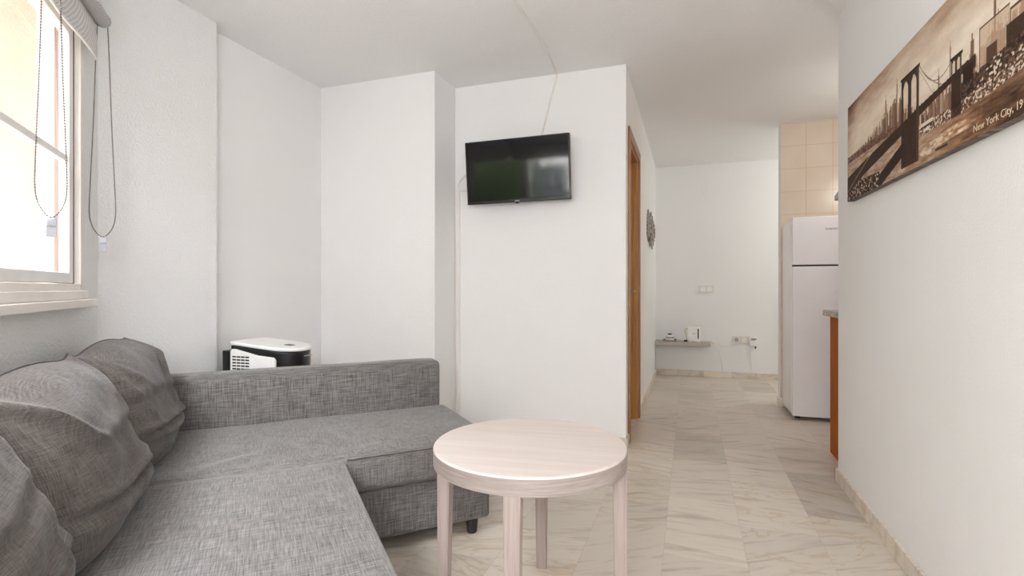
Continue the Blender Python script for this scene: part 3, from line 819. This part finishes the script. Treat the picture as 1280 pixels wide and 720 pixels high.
# ------------------------------------------------------------------ kitchen corner
fr = thing('refrigerator', 'white two-door refrigerator in front of the tiled partition', 'refrigerator', (1.042, 4.80, 0), 0)
fw = .277
bm = boxes((-fw, fw, -.19, .23, .03, 1.59))
obj('body', bm, M['fridge'], fr, bevel=.008)
fd = obj('freezer_door', boxes((-fw, fw, -.24, -.194, 1.226, 1.605)), M['fridge'], fr, bevel=.007, seg=3)
ld = obj('refrigerator_door', boxes((-fw, fw, -.24, -.194, .03, 1.214)), M['fridge'], fr, bevel=.007, seg=3)
obj('seal', boxes((-fw + .004, fw - .004, -.226, -.19, .04, 1.58)), M['dark_gap'], fr)
text_mesh('brand_lettering', 'DAEWOO', .020, M['ink'], fd, (-.05, -.2404, 1.497), (PI / 2, 0, 0), .0004, width=.11)
obj('rating_sticker', boxes((-fw - .0006, -fw, -.165, -.145, 1.47, 1.535)), M['grey_plastic'], fr)
for x in (-.23, .23):
    for y in (-.16, .19):
        bm = bmesh.new(); cyl(bm, (x, y, 0), (0, 0, 1), .02, .02, .032, 16); obj('foot', bm, M['foot'], fr)

cb = thing('base_cabinet', 'orange-brown wooden kitchen cabinet at the right wall corner', 'cabinet', (1.22, 3.5, 0), 0)
obj('carcass', boxes((-.378, .62, -.285, .25, .0, .865)), M['cabinet'], cb, bevel=.002)
for i in range(2):
    dd = obj('door', boxes((-.372 + i * .497, .117 + i * .497, .252, .27, .1, .86)), M['cabinet'], cb, bevel=.003)
    obj('handle', boxes((.05 - .36 * 0 + i * .14 - .02, .06 + i * .14 - .02, .27, .29, .68, .8)), M['steel'], dd)
wt = tag(obj('worktop', boxes((-.41, .66, -.296, .3, -.018, .018)), M['granite'], None, bevel=.006, loc=(1.22, 3.5, .885)), 'speckled brown granite worktop on the wooden cabinet', 'worktop')
hob = thing('cooktop', 'dark cooktop rim lying on the granite worktop', 'cooktop', (1.2, 3.5, .903), 0)
obj('hob_plate', boxes((-.29, .29, -.2, .2, 0, .008)), M['steel'], hob, bevel=.002)
for x in (-.15, .15):
    for y in (-.09, .1):
        bm = bmesh.new(); cyl(bm, (x, y, .008), (0, 0, 1), .075, .07, .008, 28); obj('burner', bm, M['black_plastic'], hob)
hd = thing('extractor_hood', 'grey metal extractor hood tip beside the bridge print', 'extractor hood', (1.22, 3.2, 1.585), 0)
bm = bmesh.new()
prof = [(0, 0), (.46, 0), (.46, .03), (.30, .065), (.0, .075)]
a = [bm.verts.new((-.375, y, z)) for y, z in prof]; b = [bm.verts.new((.3, y, z)) for y, z in prof]
bm.faces.new(a); bm.faces.new(b[::-1])
for i in range(5): bm.faces.new((a[i], a[(i + 1) % 5], b[(i + 1) % 5], b[i]))
obj('hood_shell', bm, M['steel'], hd, bevel=.003)
obj('filter_panel', boxes((-.3, .22, .05, .41, -.006, .001)), M['grey_plastic'], hd)
obj('flue', boxes((-.12, .1, 0, .2, .07, .915)), M['steel'], hd)

# ------------------------------------------------------------------ hall end : shelf and small things
sh = tag(obj('corner_shelf', boxes((-.305, .305, -.245, 0, -.042, 0)), M['shelf'], None, bevel=.002, loc=(-.088, YF, .42)), 'grey floating corner shelf at the end of the hall', 'shelf')
rt = thing('router', 'white upright router on the grey shelf', 'router', (.045, 6.285, .42), 0)
bm = boxes((-.073, .073, -.02, .02, .012, .188)); shell = obj('shell', bm, M['white_plastic'], rt, bevel=.006, seg=3)
obj('light_strip', boxes((.034, .047, -.0212, -.0195, .04, .155)), M['black_plastic'], rt)
obj('stand', boxes((-.06, -.03, -.03, .03, 0, .014), (.03, .06, -.03, .03, 0, .014), (-.06, .06, -.012, .012, .002, .013)), M['white_plastic'], rt, bevel=.003)
obj('logo', boxes((-.025, .012, -.0208, -.0195, .094, .1)), M['grey_plastic'], rt)
bm = bmesh.new(); tube(bm, [Vector(p) for p in smoothpath([(-.07, .0, .15), (-.095, .004, .15), (-.103, .004, .12), (-.09, .004, .07), (-.085, .0, .025), (-.072, .0, .03)], 6)], .004, 8)
obj('network_cable', bm, M['yellow_cable'], rt, smooth=True)
bm = bmesh.new(); box(bm, -.115, -.076, -.02, .03, .002, .02); obj('power_brick', bm, M['black_plastic'], rt, bevel=.003)
di = thing('dish', 'small round dark-rimmed dish at the left end of the shelf', 'dish', (-.228, 6.30, .42), 0)
bm = bmesh.new(); lathe(bm, [(.045, 0), (.07, .004), (.088, .014), (.083, .016), (.06, .008), (.02, .006)], n=32)
obj('bowl', bm, M['grey_plastic'], di, smooth=True)
tr = thing('sugar_pot', 'tiny white lidded pot with amber band standing in the dish', 'pot', (-.228, 6.30, .428), 0)
bm = bmesh.new(); lathe(bm, [(.03, 0), (.045, .008), (.05, .025), (.045, .032)], n=28); obj('pot_body', bm, M['white_plastic'], tr, smooth=True)
bm = bmesh.new(); lathe(bm, [(.046, .031), (.051, .034), (.05, .040), (.044, .041)], n=28); obj('amber_band', bm, M['gold'], tr, smooth=True)
bm = bmesh.new(); lathe(bm, [(.046, .041), (.043, .055), (.03, .066), (.022, .068)], n=28); ldp = obj('pot_lid', bm, M['white_plastic'], tr, smooth=True)
bm = bmesh.new(); lathe(bm, [(.02, .066), (.024, .072), (.022, .08), (.01, .083)], n=20); obj('knob', bm, M['black_plastic'], ldp, smooth=True)
for i, a in enumerate((2.9, 3.4, -.3, .25)):
    bm = bmesh.new(); bmesh.ops.create_icosphere(bm, subdivisions=2, radius=.011)
    for v in bm.verts: v.co.z *= .8
    x, y = -.228 + .066 * math.cos(a), 6.30 + .066 * math.sin(a)
    tag(obj('sweet', bm, M['gold'] if i % 2 else M['black_plastic'], None, smooth=True, loc=(x, y, .4385)),
        ('dark sweet at the left in the shelf dish', 'amber sweet at the left in the shelf dish', 'dark sweet at the right in the shelf dish', 'amber sweet at the right in the shelf dish')[i], 'sweet', 'sweets in the shelf dish')

sw = plate('light_switch', 'white double light switch above the shelf on the far wall', 'switch', (.178, YF, 1.03), 0, .165, .082)
for x in (-.038, .038): obj('rocker', boxes((x - .029, x + .029, -.018, -.014, -.027, .027)), M['white_plastic'], sw, bevel=.002)
so = plate('wall_socket', 'white round-hole socket on the far wall right of shelf', 'socket', (.503, YF, .445), 0, .085, .082)
bm = bmesh.new(); cyl(bm, (0, -.0138, 0), (0, -1, 0), .025, .025, .002, 28); ins = obj('socket_insert', bm, M['grey_plastic'], so)
bm = bmesh.new(); cyl(bm, (-.009, -.0155, 0), (0, -1, 0), .003, .003, .001, 10); cyl(bm, (.009, -.0155, 0), (0, -1, 0), .003, .003, .001, 10); obj('pin_hole', bm, M['ink'], ins)
s2 = plate('wall_plate', 'white square plate between the far socket and the plug adapter', 'wall plate', (.588, YF, .445), 0, .08, .082)
obj('cover', boxes((-.024, .024, -.017, -.014, -.024, .024)), M['conduit'], s2, bevel=.002)
ad = thing('plug_adapter', 'white box plug adapter at the right end of far wall sockets', 'adapter', (.683, YF, .435), 0)
obj('housing', boxes((-.042, .042, -.055, 0, -.052, .055)), M['white_plastic'], ad, bevel=.005)
obj('printed_marks', boxes((-.03, .025, -.0556, -.0545, .022, .033), (-.03, .01, -.0556, -.0545, .01, .014)), M['ink'], ad)
bm = bmesh.new(); cyl(bm, (.018, -.03, -.052), (0, 0, -1), .007, .005, .035, 12); obj('cable_plug', bm, M['ink'], ad)
jb = bmesh.new(); cyl(jb, (0, 0, 0), (0, -1, 0), .05, .046, .006, 32)
tag(obj('wall_cover_plate', jb, M['wall'], None, loc=(.165, YF, 2.205)), 'round white cover plate high on the far wall', 'cover plate')
def cable(pts, label, r=.003, mat='conduit'):
    o0 = Vector(pts[0]); bm = bmesh.new(); tube(bm, [p - o0 for p in smoothpath(pts, 8)], r, 6)
    return tag(obj('wall_cable', bm, M[mat], None, smooth=True, loc=o0), label, 'cable')
yc = YF - .006
cable([(.13, 6.34, .424), (.225, YF - .1, .426), (.26, yc, .40), (.36, yc, .365), (.46, yc, .365), (.5, yc, .405)], 'pale cable sagging from the shelf end to the socket')
cable([(.222, YF - .03, .424), (.25, yc, .385), (.31, yc, .30), (.345, yc, .18), (.35, YF - .016, .078)], 'pale cable dropping from the shelf to the skirting')
cable([(.655, yc, .38), (.652, yc, .25), (.668, yc, .15), (.65, YF - .016, .078)], 'pale cable dropping from the plug adapter to the skirting')

# woven wall ornament in the hall : three overlapping feather-like vanes
wo = thing('wall_ornament', 'grey woven leaf-shaped ornament beside the oak door', 'wall decoration', (XH, 5.32, 1.64), 0)
for i, (y, z, hgt) in enumerate(((-.17, .02, .31), (.0, .0, .34), (.17, -.03, .34))):
    bm = bmesh.new(); nu_, nv_ = 10, 22
    G = []
    for q in range(nv_ + 1):
        row = []
        t = q / nv_; wd = .14 * max(.02, math.sin(PI * (t * .96 + .02))) ** .6
        for p in range(nu_ + 1):
            u = p / nu_ * 2 - 1
            row.append(bm.verts.new((.008 + .008 * i + .03 * (1 - u * u) * math.sin(PI * t) + .004 * math.sin(q * 2.4), y + u * wd * .8 + .05 * (t - .5), z + hgt * (t - .5))))
        G.append(row)
    for q in range(nv_):
        for p in range(nu_): bm.faces.new((G[q][p], G[q][p + 1], G[q + 1][p + 1], G[q + 1][p]))
    o = obj('vane', bm, M['woven'], wo, smooth=True); sd = o.modifiers.new('solid', 'SOLIDIFY'); sd.thickness = .006

# ------------------------------------------------------------------ roller blinds
def bead_chain(pts, r=.0031, step=.009):
    bm = bmesh.new(); P = smoothpath(pts, 10); acc = 0
    thread = bmesh.new()
    for a, b in zip(P, P[1:]):
        L = (b - a).length; d = (b - a) / max(L, 1e-9)
        while acc < L:
            bmesh.ops.create_icosphere(bm, subdivisions=1, radius=r, matrix=Matrix.Translation(a + d * acc)); acc += step
        acc -= L
    tube(bm, P, r * .4, 5); thread.free()
    return bm
def blind(label, s0, s1, drop, loop, zc=2.145, rb=-.6):
    b = thing('roller_blind', label, 'blind', B2W(rb, s1, zc), Q, 'grey roller blinds over the window')
    W = s1 - s0
    bm = bmesh.new(); cyl(bm, (0, 0, 0), (0, -1, 0), .027, .027, W, 32); obj('roll', bm, M['blind'], b, smooth=False)
    for p in b.children[0].data.polygons: p.use_smooth = len(p.vertices) == 4
    bm = bmesh.new(); cyl(bm, (0, 0, 0), (0, 1, 0), .029, .028, .012, 28); box(bm, -.056, -.0, .002, .008, -.02, .03)
    bm2 = bmesh.new(); cyl(bm2, (0, -W - .012, 0), (0, 1, 0), .028, .029, .012, 28); box(bm2, -.056, 0, -W - .008, -W - .002, -.02, .03)
    obj('end_cap', bm, M['grey_plastic'], b); obj('end_cap', bm2, M['grey_plastic'], b)
    # hanging fabric, slightly curled
    bm = bmesh.new(); n, k = 24, 10; g = []
    for j in range(k + 1):
        t = j / k
        g.append([bm.verts.new((-.025 + .010 * math.sin(t * 2.2) + .006 * math.sin(6 * i / n) * t, -.008 - (W - .016) * i / n, -drop * t)) for i in range(n + 1)])
    for j in range(k):
        for i in range(n): bm.faces.new((g[j][i], g[j][i + 1], g[j + 1][i + 1], g[j + 1][i]))
    o = obj('fabric', bm, M['blind'], b, smooth=True); sd = o.modifiers.new('solid', 'SOLIDIFY'); sd.thickness = .0015
    bm = bmesh.new(); tube(bm, [(-.025 + .010 * math.sin(2.2) + .006 * math.sin(6 * i / n), -.008 - (W - .016) * i / n, -drop) for i in range(n + 1)], .0045, 8)
    obj('bottom_bar', bm, M['white_plastic'], b, smooth=True)
    # bead chain loop with its weight, hanging at the far end
    zl, wid = loop
    # loop lies in a vertical plane across the line of sight
    dx, dy = .93, .36
    w0, w1 = .016, wid / 2
    lp = []
    prof = [(0, w0), (.2, w0 + (w1 - w0) * .25), (.5, w0 + (w1 - w0) * .55), (.8, w1 * .97), (.9, w1), (.955, w1 * .78), (.99, w1 * .35)]
    for t, w in prof: lp.append((-dx * w, .006 - dy * w, -zl * t))
    lp.append((0, .006, -zl))
    for t, w in prof[::-1]: lp.append((dx * w, .006 + dy * w, -zl * t))
    ch = obj('bead_chain', bead_chain(lp), M['bead'], b, smooth=True)
    bm = bmesh.new(); box(bm, -.004, .004, -.013, .013, -.062, -.004); box(bm, -.009, .009, -.012, .012, -.028, -.012)
    wgt = obj('chain_weight', bm, M['grey_plastic'], ch, bevel=.002, loc=(0, .006, -zl), rot=(0, 0, .4 - PI / 2))
    return b
blind('grey roller blind with the bead chain beside the window corner', 2.10, 2.625, .17, (.89, .085))
blind('grey roller blind whose chain hangs in front of the glass',   .56, 2.06, .17, (.88, .075))

# ------------------------------------------------------------------ outdoors
struct('shade_slab', boxes((RW - 1.6, RW - .14, 1.6, 2.9, 2.62, 2.78)), M['stucco'], 'slab added above the window to shade the wing', rot=(0, 0, Q))  # added overhang, put here only to shade the peach wing
struct('ground', boxes((-14, 6, -12, 8, -3.2, -3.1)), M['paving'], 'paving below the window')
def bld(name, label, loc, rz, bms): 
    t = thing(name, label, 'building', loc, rz)
    for n, bm, m in bms: obj(n, bm, m, t)
    return t
# own building's peach wing beyond the window's far end
bld('peach_wing', 'peach stucco wing seen through the window', B2W(-.8, 2.9), Q,
    [('wall', boxes((-3.4, 0, 0, .3, -3.1, 4.5)), M['stucco'])])
nb = bld('neighbour_building', 'peach building across the patio mirrored in the television', B2W(-4.6, .3), Q,
    [('wall', boxes((-.4, 0, -10, 3.6, -3.1, 6.0)), M['brick'])])
wf = obj('window_surround', boxes((0, .05, -1.5, -.55, .95, 2.15)), M['pvc'], nb); obj('shutter', boxes((.05, .06, -1.42, -.63, 1.05, 1.95)), M['shutter'], nb)
def tree(loc, seed):
    t = thing('patio_tree', 'green leafy tree across the patio', 'tree', loc)
    rng = random.Random(seed); bm = bmesh.new()
    tube(bm, smoothpath([(0, 0, 0), (.03, .02, 1.5), (-.02, .05, 3.2), (.05, 0, 4.4)], 6), .08, 10); obj('trunk', bm, M['bark'], t, smooth=True)
    bm = bmesh.new()
    for k in range(2600):
        c = Vector((rng.gauss(0, .42), rng.gauss(0, .42), 4.75 + rng.gauss(0, .5))); d = Vector((rng.gauss(0, 1), rng.gauss(0, 1), rng.gauss(0, 1))).normalized()
        e = d.orthogonal().normalized(); s_ = rng.uniform(.05, .09)
        bm.faces.new([bm.verts.new(c + d * s_), bm.verts.new(c + e * s_ * .45), bm.verts.new(c - d * s_), bm.verts.new(c - e * s_ * .45)])
    obj('foliage', bm, M['leaf'], t)
tree(B2W(-3.0, 1.2, -3.1), 2)

# ------------------------------------------------------------------ light
w = bpy.data.worlds.new('daylight'); SC.world = w; w.use_nodes = True
bg = w.node_tree.nodes['Background']; bg.inputs['Color'].default_value = (.95, .985, 1.03, 1); bg.inputs['Strength'].default_value = 23.0
def area(name, loc, rot, sx, sy, power=0, color=(1, 1, 1), portal=False):
    l = bpy.data.lights.new(name, 'AREA'); l.shape = 'RECTANGLE'; l.size = sx; l.size_y = sy; l.energy = power; l.color = color
    if portal: l.cycles.is_portal = True
    o = bpy.data.objects.new(name, l); COL.objects.link(o); o.location = loc; o.rotation_euler = rot; return o
sun = bpy.data.lights.new('sun', 'SUN'); sun.energy = 3; sun.angle = .02
so_ = bpy.data.objects.new('sun', sun); COL.objects.link(so_)
sd_ = Vector(B2W(-.15, 1, -.9)); so_.rotation_euler = sd_.to_track_quat('-Z', 'Y').to_euler()
def point_light(loc, power, color, r=.08):
    l = bpy.data.lights.new('unseen_point_light', 'POINT'); l.energy = power; l.color = color; l.shadow_soft_size = r
    o = bpy.data.objects.new('unseen_point_light', l); COL.objects.link(o); o.location = loc
point_light((1.9, 5.9, 2.1), 12.5, (1, .96, .88), .12)
point_light((1.5, 4.0, 2.0), 8, (1, .97, .91), .12)
point_light((-.15, -.75, 1.45), 66, (.975, .985, 1), .25)  # fill light added behind the camera, no lamp stands there

# ------------------------------------------------------------------ camera
cam = bpy.data.cameras.new('camera'); cam.lens = 18; cam.sensor_width = 36; cam.clip_start = .02
co_ = bpy.data.objects.new('camera', cam); COL.objects.link(co_)
co_.location = (0, 0, 1.044); co_.rotation_euler = (PI / 2, 0, math.radians(19.2)); SC.camera = co_

SC.view_settings.view_transform = 'Standard'; SC.view_settings.look = 'None'; SC.view_settings.gamma = 1; SC.view_settings.exposure = .5
try: SC.view_settings.use_curve_mapping = False
except Exception: pass
SC.cycles.use_denoising = True
try: SC.cycles.denoiser = 'OPENIMAGEDENOISE'
except Exception: pass
SC.cycles.max_bounces = 10; SC.cycles.diffuse_bounces = 7; SC.cycles.sample_clamp_indirect = 6
